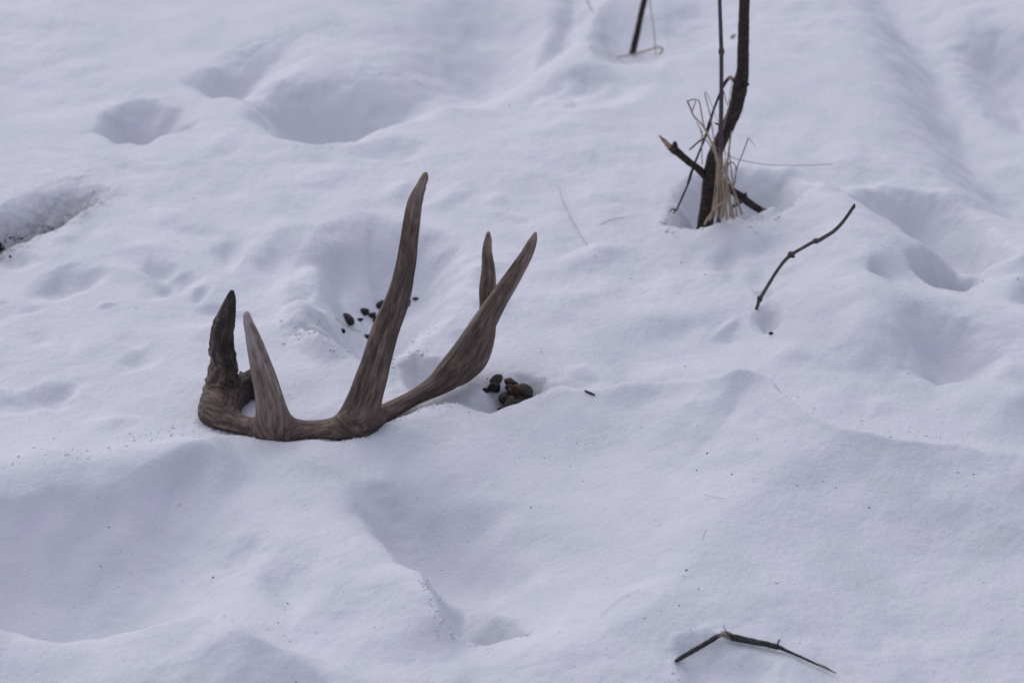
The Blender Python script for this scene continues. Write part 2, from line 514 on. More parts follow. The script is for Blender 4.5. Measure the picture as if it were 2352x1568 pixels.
def antler_material():
    m, N, L, B = new_mat("antler_bone")
    av = N.new("ShaderNodeAttribute"); av.attribute_name = "grain"
    tn = N.new("ShaderNodeAttribute"); tn.attribute_name = "tone"
    mp = N.new("ShaderNodeMapping"); mp.inputs['Scale'].default_value = (1, 1, .09)
    L.new(av.outputs['Vector'], mp.inputs[0])
    s1 = noise(N, L, mp.outputs[0], 190, 5, .65, .6)
    s2 = noise(N, L, mp.outputs[0], 520, 3, .6)
    mp2 = N.new("ShaderNodeMapping"); mp2.inputs['Scale'].default_value = (1, 1, .35)
    L.new(av.outputs['Vector'], mp2.inputs[0])
    s3 = noise(N, L, mp2.outputs[0], 60, 4, .7, .8)
    ad = N.new("ShaderNodeMath"); ad.operation = 'MULTIPLY_ADD'; ad.inputs[1].default_value = .78
    L.new(s1.outputs['Fac'], ad.inputs[0])
    m3 = N.new("ShaderNodeMath"); m3.operation = 'MULTIPLY_ADD'; m3.inputs[1].default_value = .55
    L.new(s3.outputs['Fac'], m3.inputs[0])
    m4 = N.new("ShaderNodeMath"); m4.operation = 'MULTIPLY'; m4.inputs[1].default_value = .2
    L.new(s2.outputs['Fac'], m4.inputs[0])
    L.new(m4.outputs[0], m3.inputs[2]); L.new(m3.outputs[0], ad.inputs[2])
    # tone: 0 dark root .. 1 pale polished tip
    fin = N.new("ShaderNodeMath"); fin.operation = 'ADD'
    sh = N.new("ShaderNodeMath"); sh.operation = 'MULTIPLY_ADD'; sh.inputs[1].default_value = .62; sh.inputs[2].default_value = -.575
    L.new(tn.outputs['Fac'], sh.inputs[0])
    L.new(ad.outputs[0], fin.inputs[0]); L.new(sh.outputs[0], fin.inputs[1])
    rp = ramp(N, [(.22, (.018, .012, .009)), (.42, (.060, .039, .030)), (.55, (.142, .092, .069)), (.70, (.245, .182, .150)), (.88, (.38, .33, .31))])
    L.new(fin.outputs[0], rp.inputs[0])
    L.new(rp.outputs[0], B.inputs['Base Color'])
    B.inputs['Roughness'].default_value = .52
    B.inputs['Specular IOR Level'].default_value = .4
    bp = N.new("ShaderNodeBump"); bp.inputs['Strength'].default_value = .8; bp.inputs['Distance'].default_value = .003
    L.new(ad.outputs[0], bp.inputs['Height'])
    L.new(bp.outputs[0], B.inputs['Normal'])
    return m

def bark_material(name, stops, scale=160, stretch=.35, rough=.75, bump=.0012):
    m, N, L, B = new_mat(name)
    tc = N.new("ShaderNodeTexCoord")
    mp = N.new("ShaderNodeMapping"); mp.inputs['Scale'].default_value = (1, 1, stretch)
    L.new(tc.outputs['Object'], mp.inputs[0])
    n1 = noise(N, L, mp.outputs[0], scale, 5, .7, .4)
    rp = ramp(N, stops)
    L.new(n1.outputs['Fac'], rp.inputs[0])
    L.new(rp.outputs[0], B.inputs['Base Color'])
    B.inputs['Roughness'].default_value = rough
    B.inputs['Specular IOR Level'].default_value = .25
    bp = N.new("ShaderNodeBump"); bp.inputs['Strength'].default_value = .7; bp.inputs['Distance'].default_value = bump
    L.new(n1.outputs['Fac'], bp.inputs['Height'])
    L.new(bp.outputs[0], B.inputs['Normal'])
    return m

M_SNOW = snow_material()
M_GRAIN = grain_material()
M_ANT = antler_material()
M_BARK = bark_material("dark_bark", [(.3, (.014, .010, .009)), (.52, (.040, .027, .023)), (.64, (.075, .056, .048)), (.78, (.18, .16, .145))], 150, 1.6)
M_BARK2 = bark_material("grey_twig_bark", [(.3, (.05, .043, .042)), (.6, (.115, .10, .095)), (.8, (.2, .18, .165))], 260, .3)
M_STICK = bark_material("weathered_stick_bark", [(.3, (.016, .015, .016)), (.55, (.045, .042, .043)), (.72, (.12, .11, .105)), (.85, (.22, .20, .18))], 170, 1.0)
M_SHOOT = bark_material("purple_shoot_bark", [(.3, (.055, .042, .046)), (.6, (.105, .085, .088)), (.8, (.17, .145, .14))], 240, .15)
M_WOOD = bark_material("bare_wood", [(.3, (.22, .13, .08)), (.6, (.42, .28, .18)), (.8, (.55, .42, .30))], 260, .3)
M_STRAW = bark_material("dry_straw", [(.3, (.26, .20, .14)), (.6, (.44, .36, .26)), (.8, (.56, .48, .36))], 150, .12)
M_DSTRAW = bark_material("grey_straw", [(.3, (.20, .155, .12)), (.6, (.34, .275, .21)), (.8, (.46, .40, .31))], 150, .12)
M_BLACK = bark_material("black_dropping", [(.3, (.006, .006, .007)), (.6, (.014, .013, .013)), (.8, (.03, .027, .025))], 300, 1, .5)
M_BROWN = bark_material("brown_dropping", [(.3, (.018, .009, .006)), (.5, (.060, .031, .019)), (.75, (.14, .082, .05))], 240, 1, .65)
M_GREYB = bark_material("greyish_dropping", [(.3, (.016, .011, .009)), (.55, (.045, .034, .029)), (.8, (.10, .08, .07))], 240, 1, .65)
M_SOIL = bark_material("soil_crumb", [(.3, (.010, .008, .006)), (.6, (.030, .024, .018)), (.8, (.07, .055, .04))], 400, 1, .9)

# ------------------------------------------------------------------ the snow
def axis(lo, hi, step0, step1, gro, lim_lo, lim_hi):
    a = [lo]
    while a[-1] < hi:
        t = (a[-1] - lo) / (hi - lo)
        a.append(a[-1] + step0 + (step1 - step0) * t)
    def ext(s, x, lim, sg):
        out = []
        while abs(x) < lim:
            s *= gro if s < .04 else 1.3
            x += sg * s
            out.append(x)
        return out
    up = ext(step1, a[-1], lim_hi, 1)
    dn = ext(step0, a[0], lim_lo, -1)
    return np.array(dn[::-1] + a + up)

gx = axis(-1.02, 1.02, .0024, .0024, 1.03, 600, 600)
gyy = axis(2.02, 4.35, .0022, .0040, 1.03, 600, 600)
GX, GY = np.meshgrid(gx, gyy)
GZ = relief(GX, GY)
nx, ny = len(gx), len(gyy)
idx = np.arange(nx * ny).reshape(ny, nx)
quads = np.stack([idx[:-1, :-1], idx[:-1, 1:], idx[1:, 1:], idx[1:, :-1]], -1).reshape(-1, 4).astype(np.int32)
me = bpy.data.meshes.new("snow_ground")
me.vertices.add(nx * ny)
me.vertices.foreach_set("co", np.stack([GX, GY, GZ], -1).astype(np.float32).ravel())
me.loops.add(quads.size)
me.loops.foreach_set("vertex_index", quads.ravel())
me.polygons.add(len(quads))
me.polygons.foreach_set("loop_start", np.arange(0, quads.size, 4, dtype=np.int32))
me.polygons.foreach_set("use_smooth", np.ones(len(quads), bool))
me.update(calc_edges=True)
me.materials.append(M_SNOW)

def blot(X, Y, r, a, sy=1.0):
    c = gz(X, Y)
    return a * np.exp(-(((GX - c[0]) / r) ** 2 + ((GY - c[1]) / (r * sy)) ** 2))
dirt = np.zeros_like(GX)
for (X, Y, r, a) in [(-60, 575, .06, 1.0), (-6, 568, .016, .7), (15, 535, .04, .62), (60, 518, .035, .52), (110, 494, .035, .48), (165, 474, .035, .42), (205, 456, .03, .36), (100, 465, .08, .2), (200, 425, .08, .14),
                     (740, 735, .045, .22), (880, 730, .05, .22), (1190, 905, .035, .5), (1200, 870, .04, .25), (1770, 766, .01, .5), (150, 645, .03, .22), (980, 850, .02, .28),
                     (1640, 480, .05, .28), (1720, 450, .06, .18), (1075, 1450, .03, .14), (975, 800, .03, .18), (395, 655, .03, .16), (2160, 560, .08, .12)]:
    dirt += blot(X, Y, r, a)
at = me.attributes.new("dirt", 'FLOAT', 'POINT')
at.data.foreach_set("value", np.clip(dirt, 0, 1).astype(np.float32).ravel())
snow = bpy.data.objects.new("snow_ground", me)
COL.objects.link(snow)
tag(snow, "bluish white trampled old snow with prints and hollows", kind='structure')

# ------------------------------------------------------------------ the antler
def chain(rows, n=6):
    A = []
    for (Z, u, v, mode, val, rad) in rows:
        X, Y = Z(u, v)
        p = gy(X, Y, val) if mode == 'y' else gz(X, Y, val)
        A.append([*p, rad * (.444 if Z is Z1 else .2461) * px_m(p)])
    return catmull(np.array(A), n)

beam = chain([(Z3, 590, 985, 'z', .016, 85), (Z3, 520, 1030, 'z', .014, 100), (Z3, 420, 1090, 'z', .013, 118), (Z3, 320, 1150, 'z', .013, 135),
              (Z3, 240, 1225, 'z', .012, 142), (Z3, 300, 1300, 'z', .009, 118), (Z3, 440, 1345, 'z', .008, 92), (Z3, 640, 1400, 'z', .008, 82),
              (Z1, 560, 1420, 'z', .008, 50), (Z1, 700, 1420, 'z', .008, 50), (Z1, 820, 1415, 'z', .009, 54), (Z1, 930, 1395, 'z', .009, 56),
              (Z1, 1050, 1325, 'z', .010, 46), (Z1, 1190, 1250, 'z', .012, 43), (Z1, 1310, 1180, 'y', 2.768, 54), (Z1, 1395, 1095, 'y', 2.775, 68),
              (Z1, 1465, 1005, 'y', 2.78, 72), (Z1, 1530, 900, 'y', 2.78, 65), (Z1, 1590, 800, 'y', 2.78, 55), (Z1, 1650, 705, 'y', 2.78, 47),
              (Z1, 1710, 612, 'y', 2.775, 42), (Z1, 1765, 520, 'y', 2.77, 33), (Z1, 1800, 445, 'y', 2.765, 22), (Z1, 1815, 404, 'y', 2.765, 10)])
brow = chain([(Z3, 330, 1180, 'z', .016, 140), (Z3, 322, 1050, 'y', 2.742, 142), (Z3, 318, 900, 'y', 2.745, 134), (Z3, 326, 780, 'y', 2.748, 119), (Z3, 312, 640, 'y', 2.75, 115), (Z3, 314, 500, 'y', 2.752, 106),
              (Z3, 342, 400, 'y', 2.755, 94), (Z3, 368, 300, 'y', 2.757, 76), (Z3, 394, 200, 'y', 2.76, 52), (Z3, 408, 126, 'y', 2.76, 24)])
pale = chain([(Z1, 475, 1425, 'y', 2.672, 70), (Z1, 455, 1330, 'y', 2.672, 78), (Z1, 428, 1200, 'y', 2.672, 68), (Z1, 400, 1100, 'y', 2.670, 58), (Z1, 372, 1000, 'y', 2.668, 47), (Z1, 350, 920, 'y', 2.666, 35),
              (Z1, 330, 860, 'y', 2.665, 25), (Z1, 323, 822, 'y', 2.664, 18)])
tall = chain([(Z1, 870, 1420, 'y', 2.683, 88), (Z1, 910, 1320, 'y', 2.684, 92), (Z1, 945, 1220, 'y', 2.686, 87), (Z1, 988, 1080, 'y', 2.69, 78), (Z1, 1042, 900, 'y', 2.70, 70), (Z1, 1105, 740, 'y', 2.705, 63), (Z1, 1140, 600, 'y', 2.71, 53),
              (Z1, 1160, 460, 'y', 2.715, 48), (Z1, 1178, 330, 'y', 2.72, 44), (Z1, 1193, 240, 'y', 2.722, 38), (Z1, 1222, 165, 'y', 2.724, 26), (Z1, 1240, 120, 'y', 2.725, 21), (Z1, 1247, 96, 'y', 2.725, 13)])
rear = chain([(Z1, 1370, 1150, 'z', .018, 48), (Z1, 1445, 1115, 'z', .018, 58), (Z1, 1515, 1045, 'y', 2.83, 58), (Z1, 1556, 940, 'y', 2.845, 51), (Z1, 1572, 800, 'y', 2.855, 46), (Z1, 1571, 690, 'y', 2.865, 44),
              (Z1, 1573, 600, 'y', 2.87, 36), (Z1, 1566, 500, 'y', 2.875, 26), (Z1, 1571, 440, 'y', 2.88, 19), (Z1, 1573, 402, 'y', 2.88, 10)])
CH = [beam, brow, pale, tall, rear]

def chain_field(P, C):
    best = np.full(len(P), 1e9); bi = np.zeros(len(P), int); bt = np.zeros(len(P))
    for i in range(len(C) - 1):
        a, b = C[i, :3], C[i + 1, :3]
        d = b - a
        t = np.clip(((P - a) @ d) / (d @ d + 1e-12), 0, 1)
        dd = np.linalg.norm(P - a - t[:, None] * d, axis=1) - (C[i, 3] + (C[i + 1, 3] - C[i, 3]) * t)
        m = dd < best
        best = np.where(m, dd, best); bi = np.where(m, i, bi); bt = np.where(m, t, bt)
    return best, bi, bt

def frames(C):
    T = np.gradient(C[:, :3], axis=0); T /= np.linalg.norm(T, axis=1)[:, None]
    n = np.cross(T[0], [.2, .9, .3]); n /= np.linalg.norm(n)
    out = []
    for t in T:
        n = n - t * (n @ t); n /= np.linalg.norm(n)
        out.append((n, np.cross(t, n)))
    s = np.concatenate([[0], np.cumsum(np.linalg.norm(np.diff(C[:, :3], axis=0), axis=1))])
    return np.array([o[0] for o in out]), np.array([o[1] for o in out]), s
FR = [frames(c) for c in CH]
KS = .008
def antler_field(P):
    D = np.stack([chain_field(P, c)[0] for c in CH])
    return -KS * np.log(np.exp(-np.clip(D, -.05, .05) / KS).sum(0))

def build_antler():
    V, F = [], []
    for c in CH:
        v, f = tube(c[:, :3], c[:, 3] * 1.03 + .0004, 16, sub=1, smooth_path=False)
        o = len(V)
        V += v.tolist(); F += [tuple(i + o for i in q) for q in f]
    tm = bpy.data.meshes.new("antler_blank")
    tm.from_pydata(V, [], F)
    to = bpy.data.objects.new("antler_blank", tm)
    COL.objects.link(to)
    md = to.modifiers.new("remesh", 'REMESH')
    md.mode = 'VOXEL'; md.voxel_size = .0014
    dg = bpy.context.evaluated_depsgraph_get()
    em = bpy.data.meshes.new_from_object(to.evaluated_get(dg))
    bpy.data.objects.remove(to); bpy.data.meshes.remove(tm)
    n = len(em.vertices)
    P = np.empty(n * 3, np.float32); em.vertices.foreach_get("co", P); P = P.reshape(-1, 3).astype(float)
    polys = [tuple(p.vertices) for p in em.polygons]
    bpy.data.meshes.remove(em)
    e = 6e-4
    for it in range(4):
        f = antler_field(P)
        G = np.stack([antler_field(P + e * np.eye(3)[k]) - f for k in range(3)], 1) / e
        L2 = (G * G).sum(1) + 1e-6
        P -= (np.clip(f, -.004, .004) / L2 * .9)[:, None] * G
    G /= np.linalg.norm(G, axis=1)[:, None] + 1e-9
    # which limb, and where along it
    D, I, Tt = zip(*[chain_field(P, c) for c in CH])
    rel = np.stack(D)
    who = rel.argmin(0)
    Wk = np.exp(-(rel - rel.min(0)) / .0055)
    Wk /= Wk.sum(0)
    grain = np.zeros((n, 3)); S = np.zeros(n); ANG = np.zeros(n); tone = np.zeros(n)
    TONES = [([0, .06, .11, .16, .22, .30, .42, .6, .9, .97, 1], [.0, .05, .32, .46, .62, .52, .46, .46, .54, .70, .85]),
             ([0, .2, .35, .5, .65, .85, 1], [.50, .45, .33, .20, .08, .16, .22]),
             ([0, .2, .6, .92, .95, 1], [.56, .70, .82, .90, 1.2, 1.15]),
             ([0, .2, .6, .85, .95, 1], [.54, .50, .42, .54, .80, .9]),
             ([0, .3, .8, 1], [.40, .42, .56, .78])]
    for k, c in enumerate(CH):
        i, t = I[k], Tt[k]
        nxt = np.minimum(i + 1, len(c) - 1)
        base = c[i, :3] * (1 - t)[:, None] + c[nxt, :3] * t[:, None]
        off = P - base
        nn, bb, s = FR[k]
        a = (off * nn[i]).sum(1); b = (off * bb[i]).sum(1)
        ss = s[i] * (1 - t) + s[nxt] * t
        grain += Wk[k][:, None] * np.stack([a, b, ss + .08 * k], 1)
        m = who == k
        S[m] = ss[m] / s[-1]; ANG[m] = np.arctan2(b[m], a[m])
        tone += Wk[k] * np.interp(ss / s[-1], *TONES[k])
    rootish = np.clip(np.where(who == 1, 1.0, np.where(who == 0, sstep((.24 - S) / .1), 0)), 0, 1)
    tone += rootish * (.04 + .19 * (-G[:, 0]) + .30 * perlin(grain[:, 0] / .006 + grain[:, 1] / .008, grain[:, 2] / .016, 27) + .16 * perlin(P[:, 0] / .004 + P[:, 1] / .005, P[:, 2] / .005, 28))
    solo = sstep((Wk.max(0) - .6) / .38)
    # fluting along the limbs, pearls near the root
    flute = perlin(ANG * 2.2 + who * 7.1, grain[:, 2] / .05, 21) * .0007 + perlin(ANG * 5.0 + who * 3.3, grain[:, 2] / .03, 22) * .00035
    flute *= solo
    rootw = np.where(who == 1, sstep(1.15 - S) * .9, 0) + np.where((who == 0), sstep((.22 - S) / .2), 0)
    pear = perlin(P[:, 0] / .006 + 3 * P[:, 1] / .009, P[:, 2] / .006, 23) * .0019 + perlin(P[:, 0] / .012 + P[:, 1] / .01, P[:, 2] / .014 - P[:, 1] / .02, 24) * .0021
    burrw = np.where(who == 0, sstep((.045 - S) / .04), 0)
    crown = (perlin(ANG * 3.5, grain[:, 2] / .01, 25) * .005 + .005) * burrw
    lumps = np.maximum(0, perlin(P[:, 2] / .011, P[:, 1] / .03, 26) - .1) * .010 * np.where(who == 1, 1, 0) * sstep((-G[:, 0] - .3) / .5) * sstep(1.05 - S)
    P += (flute + rootw * pear + crown + lumps)[:, None] * G
    vn = np.zeros((n, 3))
    fa = np.array([q if len(q) == 4 else q + (q[2],) for q in polys])
    e1 = P[fa[:, 2]] - P[fa[:, 0]]; e2 = P[fa[:, 3]] - P[fa[:, 1]]
    fn = np.cross(e1, e2)
    for k in range(4):
        np.add.at(vn, fa[:, k], fn)
    vn /= np.linalg.norm(vn, axis=1)[:, None] + 1e-12
    part = np.where(who == 0, np.where(S < .05, 5, 0), who)
    pf = part[fa]
    fpart = np.array([np.bincount(r, minlength=6).argmax() for r in pf])
    c0 = gz(*Z1(760, 1470), 0)
    root = thing("antler", "large brown shed deer antler with upright tines lying half sunk in the snow", "antler", c0)
    names = {0: ("main_beam", None), 5: ("burr", None), 1: ("tine", "dark rough brow tine at the left end"), 2: ("tine", "short pale grey tine with a frosted tip"),
             3: ("tine", "tallest tine with a curved tip"), 4: ("tine", "slim rear tine crossing behind the beam tip")}
    for k, (nm, lab) in names.items():
        fs = fa[fpart == k]
        used = np.unique(fs)
        mp = np.full(n, -1); mp[used] = np.arange(len(used))
        faces = []
        for q in fs:
            r = [int(mp[j]) for j in q]
            faces.append(tuple(dict.fromkeys(r)))
        o = mesh_obj(nm, P[used], faces, M_ANT, root)
        a = o.data.attributes.new("grain", 'FLOAT_VECTOR', 'POINT'); a.data.foreach_set("vector", grain[used].astype(np.float32).ravel())
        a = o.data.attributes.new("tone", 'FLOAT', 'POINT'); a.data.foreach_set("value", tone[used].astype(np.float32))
        o.data.normals_split_custom_set_from_vertices(vn[used].tolist())
        if lab:
            o['label'] = lab
    return root
build_antler()

# ------------------------------------------------------------------ droppings
def pellet(name, centre, L, W, rot, mat, label, group, seed, tilt=0.0, point=.0):
    bm = bmesh.new()
    bmesh.ops.create_icosphere(bm, subdivisions=3, radius=1)
    r = np.random.default_rng(seed)
    ph = r.random(6) * 6.28
    for v in bm.verts:
        c = v.co
        q = 1 + .10 * math.sin(3.1 * c.x + ph[0]) * math.sin(2.7 * c.y + ph[1]) + .06 * math.sin(4.3 * c.z + ph[2] + 2 * c.x) + .05 * math.sin(9 * c.x + ph[3]) * math.sin(8 * c.y + ph[4])
        tp = 1 - point * max(0, c.x) ** 2
        v.co = Vector((c.x * L / 2 * q * (1 + point * .3 * max(0, c.x)), c.y * W / 2 * q * tp, c.z * W / 2 * q * tp))
    me = bpy.data.meshes.new(name)
    bm.to_mesh(me); bm.free()
    me.polygons.foreach_set("use_smooth", [True] * len(me.polygons))
    me.materials.append(mat)
    o = bpy.data.objects.new(name, me)
    o.location = Vector(centre)
    o.rotation_euler = (0, tilt, rot)
    COL.objects.link(o)
    return tag(o, label, "dropping", group)

GB = "black droppings in the deep print behind the antler"
for k, (u, v, L, W, rot, pt, lab) in enumerate([
        (1000, 600, 190, 105, -60, .15, "largest black dropping, left end of the group behind the antler"),
        (1230, 492, 112, 85, 10, .1, "round black dropping between the largest one and the tall tine"),
        (1335, 535, 108, 58, 40, .1, "small black dropping touching the round one on its right"),
        (1160, 600, 105, 42, 20, .3, "thin flat black dropping right beside the largest one"),
        (1410, 608, 95, 82, 80, .0, "black dropping half hidden by the tall tine, below the oblong one"),
        (1455, 390, 150, 76, 62, .0, "oblong black dropping lying against the tall tine, highest on its left"),
        (1285, 848, 140, 62, -35, .5, "pointed black dropping nearest the viewer beside the tall tine"),
        (918, 762, 75, 55, -20, .2, "half buried black dropping below the largest one"),
        (1975, 295, 95, 34, -15, .3, "flat black dropping farthest right of the tall tine"),
        (1868, 345, 66, 44, 30, .1, "upper of two small droppings at the right edge of the tall tine"),
        (1852, 382, 62, 40, -20, .1, "lower of two small droppings at the right edge of the tall tine")]):
    X, Y = ZP(u, v)
    p = hit(X, Y)
    s = px_m(p) * .16
    c = p + np.array([0, 0, W * s * .18])
    L = L / math.sqrt(math.cos(R(rot)) ** 2 + .3 * math.sin(R(rot)) ** 2)
    pellet("dropping", c, L * s * 1.25, W * s * 1.35, R(rot), M_BLACK, lab, GB, 100 + k, R(random.uniform(-8, 8)), pt)

GQ = "brown droppings heaped in the hollow right of the antler"
fl = hit(*ZQ(900, 950))
for k, (u, v, L, W, rot, h, mat, lab) in enumerate([
        (745, 520, 250, 215, 60, .006, M_GREYB, "dark upright dropping standing apart at the back left of the brown heap"),
        (700, 690, 240, 200, 10, .004, M_BLACK, "blackish dropping under the upright one, left of the brown heap"),
        (490, 765, 170, 120, 25, .003, M_BLACK, "small black dropping farthest left, beside the antler's rear bulge"),
        (1085, 545, 200, 160, -30, .004, M_BROWN, "small reddish dropping at the back edge of the brown heap"),
        (1215, 600, 150, 110, -40, .004, M_BLACK, "dark pointed dropping just right of the small reddish one"),
        (1110, 690, 190, 140, 0, .006, M_GREYB, "greyish dropping just below the small reddish one"),
        (1135, 800, 190, 170, 30, .008, M_BROWN, "brown dropping at the left middle of the heap"),
        (1310, 755, 270, 250, 20, .012, M_BROWN, "big light brown dropping on top of the heap"),
        (1495, 765, 260, 250, -60, .011, M_GREYB, "big rounded dropping at the right side of the heap"),
        (1500, 900, 230, 180, -40, .008, M_BROWN, "reddish dropping at the lower right of the heap"),
        (1640, 940, 170, 80, -30, .005, M_GREYB, "pointed end piece sticking out at the far right of the heap"),
        (945, 950, 220, 210, 70, .005, M_GREYB, "dark grey dropping at the lower left of the heap"),
        (1140, 1000, 230, 200, 10, .007, M_GREYB, "grey dropping at the bottom middle of the heap"),
        (1370, 1000, 280, 230, 15, .007, M_BROWN, "long reddish dropping at the bottom front of the heap"),
        (1090, 1150, 290, 230, 80, .003, M_GREYB, "front dropping of the heap against the snow lip"),
        (1300, 1110, 240, 190, 0, .003, M_BLACK, "black dropping in the shade at the front of the heap"),
        (900, 1265, 200, 110, 0, .001, M_BLACK, "black dropping half covered by the snow lip")]):
    X, Y = ZQ(u, v)
    p = hit(X, Y)
    s = px_m(p) * .09
    p = gz(X, Y, min(p[2] + W * s * .3 + h * .45, fl[2] + .009 + h) if v < 1050 else fl[2] + .008)
    L = L / math.sqrt(math.cos(R(rot)) ** 2 + .3 * math.sin(R(rot)) ** 2)
    pellet("dropping", p, L * s * 1.35, W * s * 1.35, R(rot), mat, lab, GQ, 200 + k, R(random.uniform(-20, 20)), .1)

p = hit(1771, 767)
pellet("dropping", p + np.array([0, 0, .001]), .007, .004, .3, M_BLACK, "tiny dark crumb in the small hole below the standing grey twig", None, 301, .1, .2)

# ------------------------------------------------------------------ saplings and sticks
def limb(name, rows, y, mat, parent=None, Z=None, sides=10, rough=.03, sub=5, smooth_path=True, seed=0, dy=None, flat=1.0, lump=.0, origin=None):
    """rows: u, v, radius in layout units; y: depth, or one depth per row"""
    P, r = [], []
    for i, (u, v, rad) in enumerate(rows):
        X, Y = Z(u, v) if Z else (u, v)
        yy = y[i] if hasattr(y, '__len__') else y
        p = gy(X, Y, yy)
        P.append(p); r.append(rad * px_m(p))
    V, F = tube(P, r, sides, rough, sub, smooth_path, flat, seed, lump)
    return mesh_obj(name, V, F, mat, parent, origin=origin)

y0 = 3.31
base = gy(1626, 530, y0)
sap = thing("sapling", "dark barked sapling with broken side branches rising from a snow hollow", "sapling", base)
limb("trunk", [(1612, 570, 20), (1619, 520, 19), (1626, 470, 18), (1631, 420, 18), (1637, 370, 16), (1655, 325, 16), (1672, 290, 16), (1689, 250, 16), (1697, 215, 17), (1701, 190, 17), (1706, 160, 14.5),
               (1707, 110, 13.5), (1708, 75, 13.5), (1709, 30, 12.5), (1711, -60, 12), (1716, -260, 11), (1712, -520, 9), (1722, -800, 6)],
     [y0, y0, y0, y0, y0, y0 + .01, y0 + .015, y0 + .02, y0 + .02, y0 + .02, y0 + .02, y0 + .02, y0 + .02, y0 + .02, y0 + .02, y0 + .02, y0 + .02, y0 + .02], M_BARK, sap, sides=16, rough=.025, seed=1, lump=.03)
b1 = limb("branch", [(1618, 403, 9), (1603, 387, 8.5), (1582, 372, 8.2), (1564, 356, 9), (1548, 344, 9.5), (1538, 337, 7.5)], [y0, y0 - .01, y0 - .02, y0 - .03, y0 - .04, y0 - .045], M_BARK, sap, sides=12, rough=.05, seed=2)
b1['label'] = "stub branch on the left with a splintered pale end"
limb("broken_end", [(1543, 341, 7), (1530, 329, 6), (1520, 318, 3.6), (1513, 311, 1)], [y0 - .042, y0 - .048, y0 - .052, y0 - .055], M_WOOD, b1, sides=8, rough=.1, seed=3)
limb("knot", [(1556, 350, 6), (1552, 338, 5.5), (1550, 329, 5.5), (1549, 326, 3.5)], y0 - .04, M_BARK, b1, sides=8, rough=.06, seed=4)
b2 = limb("branch", [(1636, 408, 8), (1668, 428, 8), (1685, 440, 8.5), (1703, 452, 9.5), (1718, 464, 9), (1737, 477, 8.5), (1757, 489, 8.5), (1778, 502, 8.5), (1800, 520, 8)],
          [y0, y0 - .01, y0 - .015, y0 - .02, y0 - .025, y0 - .03, y0 - .035, y0 - .04, y0 - .045], M_BARK, sap, sides=12, rough=.05, seed=5)
b2['label'] = "low branch on the right dipping into the snow"
limb("knot", [(1709, 455, 6), (1712, 447, 4.5), (1713, 443, 2.5)], y0 - .024, M_BARK, b2, sides=8, rough=.08, seed=6)
limb("side_twig", [(1706, 458, 6), (1697, 466, 5), (1688, 472, 4.5), (1680, 475, 3.5)], [y0 - .024, y0 - .035, y0 - .045, y0 - .05], M_BARK, b2, sides=8, rough=.05, seed=7)
limb("knot", [(1710, 196, 8), (1716, 195, 4.5), (1721, 193, 2)], y0 + .01, M_BARK, sap, sides=8, rough=.08, seed=8)
tw = limb("hanging_twig", [(1693, 200, 3.5), (1686, 186, 4), (1677, 179, 3.8), (1667, 188, 4), (1658, 206, 3.2), (1647, 232, 2.9), (1636, 262, 2.8), (1628, 290, 4.2), (1621, 312, 2.8), (1608, 345, 2.5),
                           (1596, 375, 2.6), (1587, 400, 3.4), (1578, 428, 2.4), (1566, 455, 2.2), (1556, 478, 2.2), (1552, 483, 2.6), (1545, 480, 1.6), (1537, 487, 1.0)],
          list(np.linspace(y0 - .0, y0 - .06, 18)), M_BARK, sap, sides=8, rough=.06, seed=9)
tw['label'] = "thin snapped twig hanging down on the left"
limb("side_twig", [(1615, 318, 2.2), (1602, 328, 2), (1590, 339, 2), (1583, 345, 1.4)], y0 - .03, M_BARK, tw, sides=7, seed=10)
limb("side_twig", [(1587, 408, 2), (1583, 418, 1.6), (1581, 424, 1.6)], y0 - .035, M_BARK, tw, sides=7, seed=11)
limb("side_twig", [(1552, 482, 2), (1548, 488, 1.4), (1546, 491, 1)], y0 - .058, M_BARK, tw, sides=7, seed=12)
limb("split_bark", [(1672, 180, 3.2), (1678, 177, 4), (1684, 181, 3)], y0 - .012, M_STRAW, tw, sides=7, rough=.1, seed=13)

ys = 3.27
sh = thing("shoot", "straight slender purplish shoot standing in front of the dark sapling", "shoot", gy(1650, 520, ys))
limb("stem", [(1649, 545, 5.8), (1651, 500, 5.6), (1652, 430, 5.6), (1655, 350, 5.6), (1656, 280, 5.4), (1657, 220, 5.2), (1657, 130, 4.9), (1657, 118, 5.1), (1655, 60, 4.7), (1653, 0, 4.5), (1650, -120, 4.2), (1646, -320, 3.6), (1640, -560, 2.6)], ys, M_SHOOT, sh, sides=12, rough=.01, seed=14)
limb("node", [(1657, 128, 4.2), (1657, 122, 6.8), (1657, 116, 7.0), (1657, 110, 4.2)], ys, M_SHOOT, sh, sides=12, rough=.03, seed=15)
limb("node", [(1655, 300, 4.8), (1655, 295, 6.0), (1655, 290, 4.8)], ys, M_SHOOT, sh, sides=12, rough=.03, seed=16)
limb("bud", [(1651, 288, 1.5), (1646, 284, 2.4), (1641, 283, 1.0)], ys - .004, M_BARK, sh, sides=7, seed=17)

yb = 4.02
sp2 = thing("sapling", "leaning dark sapling stem cut by the top edge, farther back on the left", "sapling", gy(1448, 140, yb))
limb("trunk", [(1436, 180, 8), (1449, 140, 8), (1457, 105, 7.6), (1465, 70, 7.2), (1472, 35, 7), (1480, 0, 7), (1492, -70, 6.6), (1510, -180, 6), (1535, -330, 5), (1560, -470, 3.5)], yb, M_BARK, sp2, sides=14, rough=.03, seed=20)

def blade(rows, y, seed, mat, parent, Z=None, r=1.1, flat=.55):
    r *= 1.55
    n = len(rows)
    rr = [(q[0], q[1], r * (1 if i < n - 1 else .6)) for i, q in enumerate(rows)]
    return limb("blade", rr, y, mat, parent, Z, sides=6, rough=.03, sub=5, seed=seed, flat=flat)

